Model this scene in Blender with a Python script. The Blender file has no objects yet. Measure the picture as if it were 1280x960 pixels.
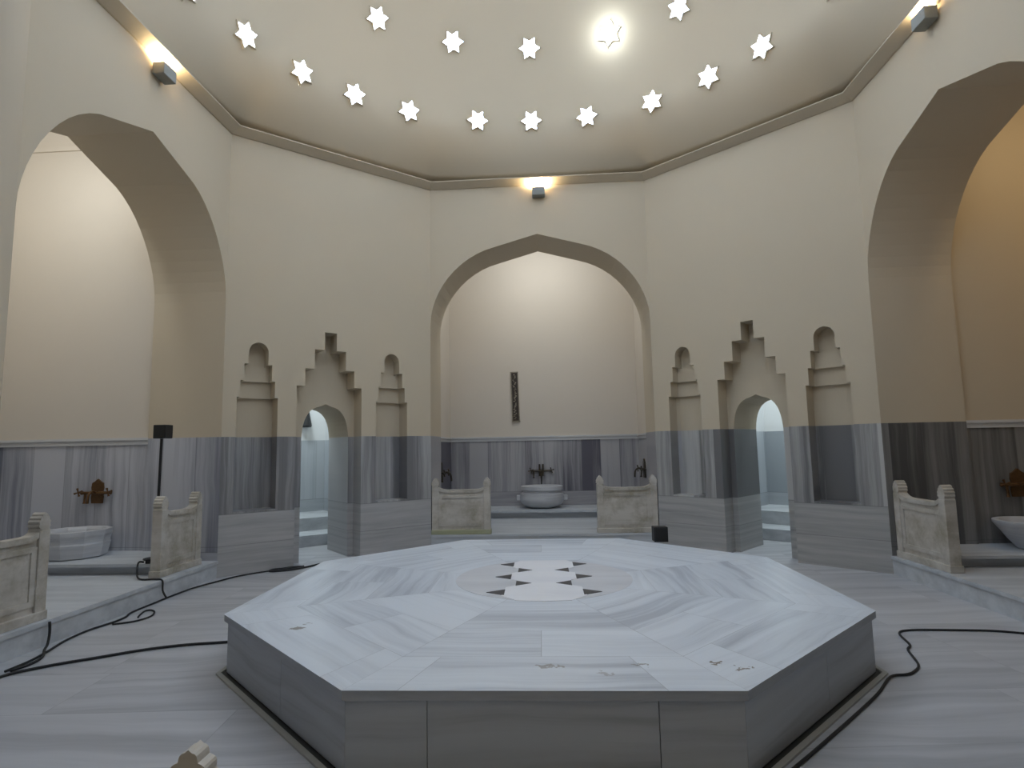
import bpy, bmesh, math, random
from mathutils import Vector, Matrix
random.seed(7)
S = bpy.context.scene
COL = S.collection
PI = math.pi

# ------------------------------------------------------------------ camera
R_ = Vector((0.99797, 0.0628, -0.019)).normalized()
yaw, pitch, roll, FPX = -0.061043, 0.107341, -0.019124, 726.866
F_ = Vector((math.sin(yaw) * math.cos(pitch), math.cos(yaw) * math.cos(pitch), math.sin(pitch)))
r0 = Vector((math.cos(yaw), -math.sin(yaw), 0)); u0 = r0.cross(F_)
R_ = r0 * math.cos(roll) + u0 * math.sin(roll)
U_ = -r0 * math.sin(roll) + u0 * math.cos(roll)
cd = bpy.data.cameras.new('camera'); cam = bpy.data.objects.new('camera', cd); COL.objects.link(cam)
cd.sensor_width = 36; cd.lens = FPX / 1280 * 36; cd.clip_start = 0.02; cd.clip_end = 100
m = Matrix((R_, U_, -F_)).transposed().to_4x4(); m.translation = Vector((0.1041, -5.4925, 1.5))
cam.matrix_world = m
S.camera = cam

# ------------------------------------------------------------------ world / colour
S.view_settings.view_transform = 'Standard'; S.view_settings.look = 'None'
S.view_settings.gamma = 1; S.view_settings.use_curve_mapping = False
S.view_settings.exposure = 0.0
W = bpy.data.worlds.new('world'); S.world = W; W.use_nodes = True
W.node_tree.nodes['Background'].inputs[0].default_value = (0.5, 0.55, 0.6, 1)
W.node_tree.nodes['Background'].inputs[1].default_value = 0.02
STAR = 40.0            # daylight through the star glasses
SCONCE = 17.0
ALCOVE = {'north': (32, (0.93, 0.98, 1.0)), 'west': (44, (0.92, 0.98, 1.0)), 'east': (23, (1.0, 0.80, 0.52)), 'south': (32, (0.85, 0.92, 1.0))}  # south: fill lamp added behind the camera
CELL = (38, (0.80, 0.93, 1.0))

# ------------------------------------------------------------------ room dimensions
A, B, NN, AN = 3.920, 1.460, 3.381, 1.703     # east/west walls at x=+-A (half width B); north wall y=NN (half width AN)
SY, SB = -4.00, 1.55                           # south opening
HC, HD = 5.708, 1.688                          # cornice, marble dado
TN, TW = 0.84, 0.94                            # arch thickness
DC = Vector((0, -0.73, HC)); DR = 3.77         # dome

# ------------------------------------------------------------------ helpers
def link(o, parent=None):
    COL.objects.link(o)
    if parent: o.parent = parent
    return o
def obj(name, bm, mat, parent=None, smooth=False):
    bmesh.ops.recalc_face_normals(bm, faces=bm.faces)
    me = bpy.data.meshes.new(name); bm.to_mesh(me); bm.free()
    for mt in (mat if isinstance(mat, (list, tuple)) else [mat]): me.materials.append(mt)
    if smooth:
        for p in me.polygons: p.use_smooth = True
    return link(bpy.data.objects.new(name, me), parent)
def empty(name, loc=(0, 0, 0), rz=0):
    o = bpy.data.objects.new(name, None); o.location = loc; o.rotation_euler = (0, 0, rz)
    o.empty_display_size = 0.1
    return link(o)
def tag(o, label, cat, group=None, kind=None):
    o['label'] = label; o['category'] = cat
    if group: o['group'] = group
    if kind: o['kind'] = kind
    return o
def struct(o): o['kind'] = 'structure'; return o
def box(bm, x0, x1, y0, y1, z0, z1):
    v = [bm.verts.new(p) for p in ((x0,y0,z0),(x1,y0,z0),(x1,y1,z0),(x0,y1,z0),(x0,y0,z1),(x1,y0,z1),(x1,y1,z1),(x0,y1,z1))]
    for f in ((0,3,2,1),(4,5,6,7),(0,1,5,4),(1,2,6,5),(2,3,7,6),(3,0,4,7)): bm.faces.new([v[i] for i in f])
def bevel(bm, w, seg=2):
    bmesh.ops.bevel(bm, geom=list(bm.edges), offset=w, segments=seg, affect='EDGES', profile=0.6)
def prism(bm, poly, fn):
    """poly of 2D points; fn(a,b,side) -> 3D point; side 0/1"""
    v0 = [bm.verts.new(fn(a, b, 0)) for a, b in poly]; v1 = [bm.verts.new(fn(a, b, 1)) for a, b in poly]
    n = len(poly)
    bm.faces.new(v0); bm.faces.new(v1[::-1])
    for i in range(n): bm.faces.new((v0[i], v1[i], v1[(i+1) % n], v0[(i+1) % n]))
def lathe(bm, prof, seg=32, c=(0, 0, 0), lobes=0, amp=0):
    rings = []
    for r, z in prof:
        ring = []
        for i in range(seg):
            a = 2 * PI * i / seg; rr = r * (1 + amp * math.cos(lobes * a)) if lobes else r
            ring.append(bm.verts.new((c[0] + rr * math.cos(a), c[1] + rr * math.sin(a), c[2] + z)))
        rings.append(ring)
    for a_, b_ in zip(rings, rings[1:]):
        for i in range(seg): bm.faces.new((a_[i], a_[(i+1) % seg], b_[(i+1) % seg], b_[i]))
    bm.faces.new(rings[0][::-1]); bm.faces.new(rings[-1])
def tube(bm, pts, r, seg=8):
    pts = [Vector(p) for p in pts]; rings = []
    for i, p in enumerate(pts):
        d = (pts[min(i+1, len(pts)-1)] - pts[max(i-1, 0)]).normalized()
        up = Vector((0, 0, 1)) if abs(d.z) < 0.9 else Vector((1, 0, 0))
        s = d.cross(up).normalized(); t = s.cross(d).normalized()
        rr = r[i] if isinstance(r, (list, tuple)) else r
        rings.append([bm.verts.new(p + (s * math.cos(2*PI*k/seg) + t * math.sin(2*PI*k/seg)) * rr) for k in range(seg)])
    for a_, b_ in zip(rings, rings[1:]):
        for i in range(seg): bm.faces.new((a_[i], a_[(i+1) % seg], b_[(i+1) % seg], b_[i]))
    bm.faces.new(rings[0][::-1]); bm.faces.new(rings[-1])
def smooth_path(pts, n=5):
    P = [Vector(p) for p in pts]; out = []
    for i in range(len(P) - 1):
        p0, p1, p2, p3 = P[max(i-1, 0)], P[i], P[i+1], P[min(i+2, len(P)-1)]
        for k in range(n):
            t = k / n
            out.append(0.5 * ((2*p1) + (p2-p0)*t + (2*p0-5*p1+4*p2-p3)*t*t + (3*p1-p0-3*p2+p3)*t**3))
    out.append(P[-1]); return out
def arch(h, spring, apex, z0, n=12, k=0.4, drop=0.19, p2=None, x0=0.0):
    """outline of a four-centred arch opening: list from (x0-h,z0) up over apex to (x0+h,z0)"""
    P0 = (k*h, apex - drop); P3 = (h, spring); P1 = (0.75*h, apex - drop - 0.14*(h/1.7)); P2 = (h, p2 if p2 else spring + 0.6)
    half = []
    for i in range(n + 1):
        t = i / n; a, b, c, d = (1-t)**3, 3*t*(1-t)**2, 3*t*t*(1-t), t**3
        half.append((a*P0[0]+b*P1[0]+c*P2[0]+d*P3[0], a*P0[1]+b*P1[1]+c*P2[1]+d*P3[1]))
    right = [(x0 + x, z) for x, z in half] + [(x0 + h, z0)]
    left = [(2*x0 - x, z) for x, z in right][::-1]
    return left + [(x0, apex)] + right
class Frame:
    """wall frame: p start, q end (clockwise seen from above), u along, off outward"""
    def __init__(s, p, q):
        s.p = Vector((p[0], p[1], 0)); s.q = Vector((q[0], q[1], 0)); s.e = (s.q - s.p).normalized(); s.L = (s.q - s.p).length
        s.n = Vector((-s.e.y, s.e.x, 0))     # outward
    def __call__(s, u, off, z): return s.p + s.e*u + s.n*off + Vector((0, 0, z))
    def rz(s): return math.atan2(s.e.y, s.e.x)
FN = Frame((-AN, NN), (AN, NN)); FE = Frame((A, B), (A, -B)); FW = Frame((-A, -B), (-A, B))
FNW = Frame((-A, B), (-AN, NN)); FNE = Frame((AN, NN), (A, B))
FSW = Frame((-SB, SY), (-A, -B)); FSE = Frame((A, -B), (SB, SY)); FS = Frame((SB, SY), (-SB, SY))
def cut(o, cutters):
    for c in cutters:
        md = o.modifiers.new('b', 'BOOLEAN'); md.object = c; md.operation = 'DIFFERENCE'; md.solver = 'EXACT'
    bpy.context.view_layer.update()
    dg = bpy.context.evaluated_depsgraph_get()
    me = bpy.data.meshes.new_from_object(o.evaluated_get(dg))
    o.modifiers.clear(); o.data = me

# ------------------------------------------------------------------ materials
def nmat(name):
    m = bpy.data.materials.new(name); m.use_nodes = True
    nt = m.node_tree; nt.nodes.clear()
    out = nt.nodes.new('ShaderNodeOutputMaterial'); b = nt.nodes.new('ShaderNodeBsdfPrincipled')
    nt.links.new(b.outputs[0], out.inputs[0])
    return m, nt, b
class NT:
    def __init__(s, nt): s.nt = nt
    def n(s, t, **k):
        nd = s.nt.nodes.new(t)
        for a, v in k.items(): setattr(nd, a, v)
        return nd
    def l(s, a, b): s.nt.links.new(a, b)
    def val(s, sock, v):
        if hasattr(v, 'is_linked') or hasattr(v, 'links'): s.l(v, sock)
        else: sock.default_value = v
    def math(s, op, a, b=0.0, c=0.0):
        nd = s.n('ShaderNodeMath', operation=op); s.val(nd.inputs[0], a); s.val(nd.inputs[1], b); s.val(nd.inputs[2], c); return nd.outputs[0]
    def xyz(s, v):
        nd = s.n('ShaderNodeSeparateXYZ'); s.l(v, nd.inputs[0]); return nd.outputs
    def comb(s, x=0.0, y=0.0, z=0.0):
        nd = s.n('ShaderNodeCombineXYZ')
        for i, v in enumerate((x, y, z)): s.val(nd.inputs[i], v)
        return nd.outputs[0]
    def noise(s, v, scale=1.0, detail=3.0, rough=0.55):
        nd = s.n('ShaderNodeTexNoise'); s.l(v, nd.inputs['Vector']); nd.inputs['Scale'].default_value = scale
        nd.inputs['Detail'].default_value = detail; nd.inputs['Roughness'].default_value = rough; return nd.outputs['Fac']
    def ramp(s, f, stops):
        nd = s.n('ShaderNodeValToRGB'); s.l(f, nd.inputs[0]); el = nd.color_ramp.elements
        while len(el) < len(stops): el.new(0.5)
        for e, (p, c) in zip(el, stops): e.position = p; e.color = (*c, 1) if len(c) == 3 else c
        return nd.outputs[0]
    def mix(s, f, a, b, t='MIX'):
        nd = s.n('ShaderNodeMix', data_type='RGBA', blend_type=t); s.val(nd.inputs[0], f)
        for i, v in ((6, a), (7, b)):
            if hasattr(v, 'links'): s.l(v, nd.inputs[i])
            else: nd.inputs[i].default_value = (*v, 1)
        return nd.outputs[2]
def simple(name, col, rough=0.5, metal=0.0, emit=None, strength=0, noise=0.0, scale=8):
    m, nt, b = nmat(name); t = NT(nt)
    b.inputs['Roughness'].default_value = rough; b.inputs['Metallic'].default_value = metal
    if noise:
        g = t.n('ShaderNodeNewGeometry').outputs['Position']
        f = t.noise(g, scale, 4)
        c = t.mix(f, tuple(x*(1-noise) for x in col), tuple(min(1, x*(1+noise)) for x in col)); t.l(c, b.inputs['Base Color'])
    else: b.inputs['Base Color'].default_value = (*col, 1)
    if emit:
        b.inputs['Emission Color'].default_value = (*emit, 1); b.inputs['Emission Strength'].default_value = strength
    return m
def plaster(name, col):
    m, nt, b = nmat(name); t = NT(nt); b.inputs['Roughness'].default_value = 0.85
    g = t.n('ShaderNodeNewGeometry').outputs['Position']
    f = t.noise(g, 0.8, 4); c = t.mix(f, tuple(x*0.965 for x in col), tuple(x*1.035 for x in col)); t.l(c, b.inputs['Base Color'])
    bp = t.n('ShaderNodeBump'); bp.inputs['Strength'].default_value = 0.05; bp.inputs['Distance'].default_value = 0.02
    t.l(t.noise(g, 6, 3), bp.inputs['Height']); t.l(bp.outputs[0], b.inputs['Normal'])
    return m
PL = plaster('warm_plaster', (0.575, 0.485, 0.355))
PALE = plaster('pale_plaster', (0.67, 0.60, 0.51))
def dado_mat(name, e, seed, light=(0.43, 0.42, 0.43), dark=(0.11, 0.105, 0.13), zsplit=0.74, pan=0.33):
    """book-matched grey marble panels: vertical veins above zsplit, bedded courses below; h runs along the wall"""
    m, nt, b = nmat(name); t = NT(nt); b.inputs['Roughness'].default_value = 0.38
    pos = t.n('ShaderNodeNewGeometry').outputs['Position']; X, Y, Z = t.xyz(pos)
    h = t.math('ADD', t.math('MULTIPLY', X, e[0]), t.math('MULTIPLY', Y, e[1]))
    h = t.math('ADD', h, seed * 3.7)
    # panels
    pi_ = t.math('FLOOR', t.math('DIVIDE', h, pan))
    wn = t.n('ShaderNodeTexWhiteNoise', noise_dimensions='1D'); t.l(pi_, wn.inputs['W']); rnd = wn.outputs['Value']
    warp = t.math('MULTIPLY', t.math('SUBTRACT', t.noise(t.comb(t.math('MULTIPLY', h, 1.3), 0.0, t.math('MULTIPLY', Z, 0.9)), 1.5, 2), 0.5), 0.09)
    hv = t.math('ADD', h, warp)
    veins = t.noise(t.comb(t.math('MULTIPLY', hv, 13.0), rnd, t.math('MULTIPLY', Z, 0.35)), 1.0, 5, 0.65)
    broad = t.noise(t.comb(t.math('MULTIPLY', hv, 2.2), t.math('MULTIPLY', rnd, 7.0), t.math('MULTIPLY', Z, 0.3)), 1.0, 2)
    f = t.math('ADD', t.math('MULTIPLY', veins, 0.75), t.math('MULTIPLY', broad, 0.45))
    f = t.math('ADD', f, t.math('MULTIPLY', t.math('SUBTRACT', rnd, 0.5), 0.60))
    mid = tuple((a + c) / 2 for a, c in zip(light, dark))
    up = t.ramp(f, [(0.38, dark), (0.56, mid), (0.74, light)])
    # courses below
    zc = t.math('ADD', Z, t.math('MULTIPLY', t.math('SUBTRACT', t.noise(t.comb(h, 0.0, Z), 0.8, 2), 0.5), 0.12))
    hz = t.noise(t.comb(t.math('MULTIPLY', h, 0.7), 0.0, t.math('MULTIPLY', zc, 14.0)), 1.0, 4, 0.6)
    lo = t.ramp(hz, [(0.3, tuple(x*0.95 for x in mid)), (0.7, tuple(x*0.97 for x in light))])
    sel = t.math('GREATER_THAN', Z, zsplit)
    col = t.mix(sel, lo, up)
    # joints: vertical every panel (above), one course line at zsplit and 0.36
    fr = t.math('FRACT', t.math('DIVIDE', h, pan)); j = t.math('LESS_THAN', fr, 0.018)
    j = t.math('MULTIPLY', j, sel)
    j2 = t.math('LESS_THAN', t.math('ABSOLUTE', t.math('SUBTRACT', Z, zsplit)), 0.005)
    j3 = t.math('LESS_THAN', t.math('ABSOLUTE', t.math('SUBTRACT', Z, 0.36)), 0.004)
    jj = t.math('MAXIMUM', j, t.math('MAXIMUM', j2, j3))
    col = t.mix(t.math('MULTIPLY', jj, 0.45), col, (0.12, 0.12, 0.12))
    t.l(col, b.inputs['Base Color'])
    return m
def marble(name, base, vein, e=(1, 0, 0), scale=7.0, rough=0.4, stain=0.0, stretch=0.5):
    """veined marble block, veins run along e"""
    m, nt, b = nmat(name); t = NT(nt); b.inputs['Roughness'].default_value = rough
    pos = t.n('ShaderNodeNewGeometry').outputs['Position']; X, Y, Z = t.xyz(pos)
    v = t.comb(t.math('MULTIPLY', X, scale * (0.08 if e[0] else 1)), t.math('MULTIPLY', Y, scale * (0.08 if e[1] else 1)), t.math('MULTIPLY', Z, scale * (0.08 if e[2] else 1.5)))
    w = t.noise(pos, 1.4, 2)
    vv = t.n('ShaderNodeVectorMath', operation='ADD'); t.l(v, vv.inputs[0]); t.l(t.comb(w, w, w), vv.inputs[1])
    f = t.noise(vv.outputs[0], 1.0, 5, 0.62)
    c = t.ramp(f, [(0.32, vein), (0.62, base)])
    if stain:
        s = t.noise(pos, 3.2, 5, 0.7)
        c = t.mix(t.math('MULTIPLY', t.math('SUBTRACT', s, 0.46), stain), c, (0.30, 0.26, 0.18))
    t.l(c, b.inputs['Base Color'])
    return m
def slab_mat(name, light, dark, rough, vs=11.0):
    """uses UV: u along the slab, v across; a face attribute gives each slab its own tone"""
    m, nt, b = nmat(name); t = NT(nt); b.inputs['Roughness'].default_value = rough
    uv = t.n('ShaderNodeUVMap'); uv.uv_map = 'slab'; U, V, _ = t.xyz(uv.outputs[0])
    at = t.n('ShaderNodeAttribute'); at.attribute_name = 'tone'; tone = at.outputs['Fac']
    wv = t.math('MULTIPLY', t.math('SUBTRACT', t.noise(t.comb(t.math('MULTIPLY', U, 0.8), t.math('MULTIPLY', V, 1.2), t.math('MULTIPLY', tone, 9.0)), 1.0, 2), 0.5), 0.30)
    V2 = t.math('ADD', V, wv)
    fine = t.noise(t.comb(t.math('MULTIPLY', U, 0.45), t.math('MULTIPLY', V2, vs), t.math('MULTIPLY', tone, 31.0)), 1.0, 5, 0.62)
    broad = t.noise(t.comb(t.math('MULTIPLY', U, 0.5), t.math('MULTIPLY', V2, 2.2), t.math('MULTIPLY', tone, 17.0)), 1.0, 2)
    f = t.math('ADD', t.math('MULTIPLY', fine, 0.7), t.math('MULTIPLY', broad, 0.3))
    f = t.math('ADD', f, t.math('MULTIPLY', t.math('SUBTRACT', tone, 0.5), 0.16))
    c = t.ramp(f, [(0.34, dark), (0.47, tuple((a*0.7+d*0.3) for a, d in zip(light, dark))), (0.60, light)])
    t.l(c, b.inputs['Base Color'])
    return m, nt, b, t, c
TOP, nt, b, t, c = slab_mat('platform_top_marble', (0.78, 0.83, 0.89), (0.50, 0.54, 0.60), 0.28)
# worn brown spots on the platform top
pos = t.n('ShaderNodeNewGeometry').outputs['Position']
nz = t.n('ShaderNodeVectorMath', operation='SCALE'); nz.inputs[3].default_value = 0.16
nn_ = t.n('ShaderNodeTexNoise'); nn_.inputs['Scale'].default_value = 22; t.l(pos, nn_.inputs['Vector']); t.l(nn_.outputs['Color'], nz.inputs[0])
for sx, sy, sr, op in ((-1.51, -1.79, 0.05, 0.8), (0.54, -2.38, 0.035, 0.7), (0.93, -2.35, 0.03, 0.95), (1.03, -2.43, 0.035, 0.85), (0.05, -2.40, 0.05, 0.6), (0.12, -2.42, 0.03, 0.6), (0.35, -2.50, 0.03, 0.4), (-1.47, -1.70, 0.025, 0.7)):
    ad = t.n('ShaderNodeVectorMath', operation='ADD'); t.l(pos, ad.inputs[0]); t.l(nz.outputs[0], ad.inputs[1])
    sc = t.n('ShaderNodeVectorMath', operation='MULTIPLY'); t.l(ad.outputs[0], sc.inputs[0]); sc.inputs[1].default_value = (0.75, 1.5, 0)
    ds = t.n('ShaderNodeVectorMath', operation='DISTANCE'); t.l(sc.outputs[0], ds.inputs[0]); ds.inputs[1].default_value = ((sx + 0.08)*0.75, (sy + 0.08)*1.5, 0)
    k = t.math('MULTIPLY', t.math('LESS_THAN', ds.outputs['Value'], sr*0.75), op)
    c = t.mix(k, c, (0.20, 0.165, 0.13))
t.l(c, b.inputs['Base Color'])
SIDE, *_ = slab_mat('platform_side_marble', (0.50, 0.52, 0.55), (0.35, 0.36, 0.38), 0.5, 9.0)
# floor: large slabs, long soft veins
FLOOR, nt, b = nmat('floor_marble'); t = NT(nt); b.inputs['Roughness'].default_value = 0.38
pos = t.n('ShaderNodeNewGeometry').outputs['Position']; X, Y, Z = t.xyz(pos)
rx = t.math('ADD', t.math('MULTIPLY', X, 0.995), t.math('MULTIPLY', Y, 0.08)); ry = t.math('ADD', t.math('MULTIPLY', Y, 0.995), t.math('MULTIPLY', X, -0.08))
row = t.math('FLOOR', t.math('DIVIDE', ry, 0.62)); wn = t.n('ShaderNodeTexWhiteNoise', noise_dimensions='1D'); t.l(row, wn.inputs['W'])
cx_ = t.math('DIVIDE', t.math('ADD', rx, t.math('MULTIPLY', wn.outputs['Value'], 1.4)), 1.5); col_ = t.math('FLOOR', cx_)
w2 = t.n('ShaderNodeTexWhiteNoise', noise_dimensions='2D'); t.l(t.comb(row, col_, 0.0), w2.inputs['Vector']); rnd = w2.outputs['Value']
wv = t.math('MULTIPLY', t.math('SUBTRACT', t.noise(t.comb(rx, ry, rnd), 0.7, 2), 0.5), 0.5)
f = t.noise(t.comb(t.math('MULTIPLY', rx, 0.35), t.math('MULTIPLY', t.math('ADD', ry, wv), 6.0), t.math('MULTIPLY', rnd, 13.0)), 1.0, 5, 0.6)
f = t.math('ADD', f, t.math('MULTIPLY', t.math('SUBTRACT', rnd, 0.5), 0.09))
c = t.ramp(f, [(0.32, (0.38, 0.385, 0.40)), (0.5, (0.49, 0.49, 0.505)), (0.68, (0.57, 0.57, 0.585))])
j = t.math('MAXIMUM', t.math('LESS_THAN', t.math('FRACT', t.math('DIVIDE', ry, 0.62)), 0.010), t.math('LESS_THAN', t.math('FRACT', cx_), 0.004))
c = t.mix(t.math('MULTIPLY', j, 0.25), c, (0.12, 0.12, 0.12))
t.l(c, b.inputs['Base Color'])

DN = dado_mat('dado_marble_north', (1, 0, 0), 1, zsplit=0.62, pan=0.37)
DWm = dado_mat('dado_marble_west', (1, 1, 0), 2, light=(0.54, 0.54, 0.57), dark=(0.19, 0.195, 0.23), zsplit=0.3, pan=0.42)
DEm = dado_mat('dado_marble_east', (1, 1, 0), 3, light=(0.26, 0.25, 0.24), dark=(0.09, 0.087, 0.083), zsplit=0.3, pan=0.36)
DNW = dado_mat('dado_marble_northwest', tuple(FNW.e), 4, light=(0.53, 0.52, 0.51), dark=(0.20, 0.195, 0.20))
DNE = dado_mat('dado_marble_northeast', tuple(FNE.e), 5, light=(0.50, 0.49, 0.47), dark=(0.17, 0.165, 0.165))
STRIP = marble('moulding_marble', (0.64, 0.63, 0.62), (0.54, 0.54, 0.55), (1, 1, 0), 6)
BENCH = marble('bench_marble', (0.60, 0.62, 0.64), (0.44, 0.46, 0.48), (1, 0, 0), 5)
PARA = marble('parapet_marble', (0.60, 0.56, 0.50), (0.46, 0.42, 0.36), (1, 0, 0), 5, stain=3.6)
BASIN = marble('basin_marble', (0.60, 0.60, 0.61), (0.42, 0.42, 0.44), (1, 1, 0), 6, 0.35)
WHITE = marble('white_inlay_marble', (0.92, 0.92, 0.94), (0.84, 0.84, 0.88), (1, 0, 0), 5, 0.3)
MAUVE = marble('grey_medallion_marble', (0.72, 0.73, 0.76), (0.62, 0.63, 0.66), (1, 0, 0), 6, 0.3)
CHAR = simple('charcoal_stone', (0.05, 0.05, 0.055), 0.4, noise=0.4, scale=20)
BLACK = simple('black_plastic', (0.012, 0.012, 0.013), 0.45)
RUBBER = simple('black_rubber', (0.012, 0.012, 0.012), 0.6)
GREYM = simple('grey_metal', (0.22, 0.22, 0.20), 0.45, 0.3)
BRASS = simple('aged_brass', (0.16, 0.085, 0.035), 0.4, 0.6, noise=0.4, scale=40)
BRONZE = simple('dark_bronze', (0.09, 0.075, 0.055), 0.4, 0.7, noise=0.4, scale=40)
WOOD = simple('dark_wood', (0.035, 0.024, 0.016), 0.45, noise=0.5, scale=18)
GILT = simple('tarnished_gilt', (0.30, 0.26, 0.19), 0.5, 0.2, noise=0.6, scale=30)
GROOVE = simple('dark_groove', (0.03, 0.03, 0.028), 0.5)  # near-black fill for the platform core and the line round its base
GLASS = simple('daylit_glass', (0.9, 0.9, 0.9), 0.4, 0, (0.58, 0.745, 1.0), STAR)
GLARE = simple('sunlit_glass', (0.9, 0.9, 0.9), 0.4, 0, (0.74, 0.90, 1.0), STAR)
LAMPON = simple('lit_lamp_glass', (1, 1, 1), 0.5, 0, (1.0, 0.80, 0.48), 25)

# ------------------------------------------------------------------ floor
bm = bmesh.new(); box(bm, -9, 9, -9, 9, -0.2, 0); struct(obj('floor', bm, FLOOR))

# ------------------------------------------------------------------ arch walls
def slab_wall(name, F, polys, o0, o1, mat):
    bm = bmesh.new()
    for poly in polys: prism(bm, poly, lambda u, z, s: F(u, o1 if s else o0, z))
    return struct(obj(name, bm, mat))
def arch_wall(side, F, T, half, dado, wch, D, top=HC):
    """pointed-arch front of thickness T and the alcove room behind it (half width wch, depth D)"""
    L = F.L; mid = L / 2
    a = arch(half, 3.40, 4.83, HD, p2=3.95 if half > 1.6 else 3.85, x0=mid)[1:-1]
    poly = [(0, 3.40)] + [p for p in a if p[1] > 3.401] + [(L, 3.40), (L, top + 0.15), (0, top + 0.15)]
    polys = [poly, [(-0.42, HD), (0, HD), (0, top + 0.15), (-0.42, top + 0.15)], [(L, HD), (L + 0.42, HD), (L + 0.42, top + 0.15), (L, top + 0.15)]]
    w = slab_wall('wall_' + side, F, polys, 0, T, PL)
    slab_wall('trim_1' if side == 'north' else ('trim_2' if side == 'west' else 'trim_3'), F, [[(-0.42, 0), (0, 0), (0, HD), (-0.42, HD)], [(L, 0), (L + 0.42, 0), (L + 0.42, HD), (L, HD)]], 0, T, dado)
    # alcove room: sides, back, front returns, vaulted top
    ZS = 5.55; RI = 1.0; th = 0.15
    bm = bmesh.new(); bd = bmesh.new()
    l, r = mid - wch, mid + wch
    def blk(b_, u0, u1, o0, o1, z0, z1): prism(b_, [(u0, o0), (u1, o0), (u1, o1), (u0, o1)], lambda u, o, s: F(u, o, z1 if s else z0))
    for b_, z0, z1 in ((bd, 0, HD), (bm, HD, ZS)):
        blk(b_, l - th, l, T - 0.02, D + th, z0, z1); blk(b_, r, r + th, T - 0.02, D + th, z0, z1); blk(b_, l, r, D, D + th, z0, z1)
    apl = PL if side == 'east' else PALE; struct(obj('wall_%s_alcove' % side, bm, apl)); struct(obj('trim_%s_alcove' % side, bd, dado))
    n = 28; bm = bmesh.new()
    outl = [(mid - wch * math.cos(PI * i / n), ZS + RI * math.sin(PI * i / n)) for i in range(n + 1)]
    oo = [(mid - (wch + th) * math.cos(PI * i / n), ZS + (RI + th) * math.sin(PI * i / n)) for i in range(n + 1)]
    prism(bm, outl + oo[::-1], lambda u, z, s: F(u, (D + th) if s else T - 0.02, z))
    prism(bm, outl, lambda u, z, s: F(u, (D + th) if s else D, z))
    # gable over the arch front
    prism(bm, oo + [(mid + wch + th, HC), (mid - wch - th, HC)] if False else oo, lambda u, z, s: F(u, T if s else T - 0.12, z))
    struct(obj('ceiling_%s_alcove' % side, bm, apl))
    # projecting band at the vault springing and on top of the dado
    bm = bmesh.new()
    for z0, z1, pr in ((ZS - 0.03, ZS + 0.03, 0.03),):
        blk(bm, l, l + pr, T, D, z0, z1); blk(bm, r - pr, r, T, D, z0, z1)
    struct(obj('trim_%s_vault_band' % side, bm, apl))
    bm = bmesh.new()
    for z0, z1, pr in ((HD - 0.075, HD - 0.02, 0.018), (HD - 0.02, HD + 0.012, 0.035)):
        blk(bm, l, l + pr, T, D, z0, z1); blk(bm, r - pr, r, T, D, z0, z1); blk(bm, l + pr, r - pr, D - pr, D, z0, z1)
    struct(obj('trim_%s_dado_moulding' % side, bm, STRIP))
    # raised floor, its riser in line with the wall
    bm = bmesh.new(); blk(bm, 0.0, L, 0.0, T, 0, 0.2); blk(bm, l, r, T, D, 0, 0.2)
    blk(bm, 0.0, L, -0.015, 0.0, 0.165, 0.2)
    struct(obj('floor_%s_alcove' % side, bm, BENCH))
    return w
arch_wall('north', FN, TN, AN, DN, 1.86, 2.70)
arch_wall('west', FW, TW, B, DWm, 1.50, 3.0)
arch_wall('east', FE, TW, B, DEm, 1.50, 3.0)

# ------------------------------------------------------------------ south side (behind the camera) and plain diagonals
bm = bmesh.new()
for F in (FSW, FSE): prism(bm, [(0, 0), (F.L, 0), (F.L, -0.001), (F.L, HC+.15), (0, HC+.15)], lambda u, z, s: F(u, 0.3 if s else 0, z))
bm.free()
for nm, F in (('southwest', FSW), ('southeast', FSE)):
    bm = bmesh.new(); prism(bm, [(0, HD), (F.L, HD), (F.L, HC+.15), (0, HC+.15)], lambda u, z, s: F(u, 0.3 if s else 0, z)); struct(obj('wall_' + nm, bm, PL))
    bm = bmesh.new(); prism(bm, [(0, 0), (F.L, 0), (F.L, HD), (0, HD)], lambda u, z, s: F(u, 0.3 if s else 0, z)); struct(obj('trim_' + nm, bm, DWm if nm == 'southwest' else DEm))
bm = bmesh.new(); L = FS.L
a = arch(SB, 3.40, 4.83, HD, p2=3.95, x0=L/2)[1:-1]
prism(bm, [(0, 3.4)] + [p for p in a if p[1] > 3.401] + [(L, 3.4), (L, HC+.15), (0, HC+.15)], lambda u, z, s: FS(u, 0.5 if s else 0, z))
for u0, u1 in ((-0.3, 0), (L, L + 0.3)): prism(bm, [(u0, 0), (u1, 0), (u1, HC), (u0, HC)], lambda u, z, s: FS(u, 2.6 if s else 0, z))
prism(bm, [(-0.3, 0), (L+0.3, 0), (L+0.3, 6.6), (-0.3, 6.6)], lambda u, z, s: FS(u, 2.6 if s else 2.5, z))
prism(bm, [(0, HC), (L, HC), (L, HC+0.15), (0, HC+0.15)], lambda u, z, s: FS(u, 2.6 if s else 0.5, z))
struct(obj('wall_south', bm, PL))

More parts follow.
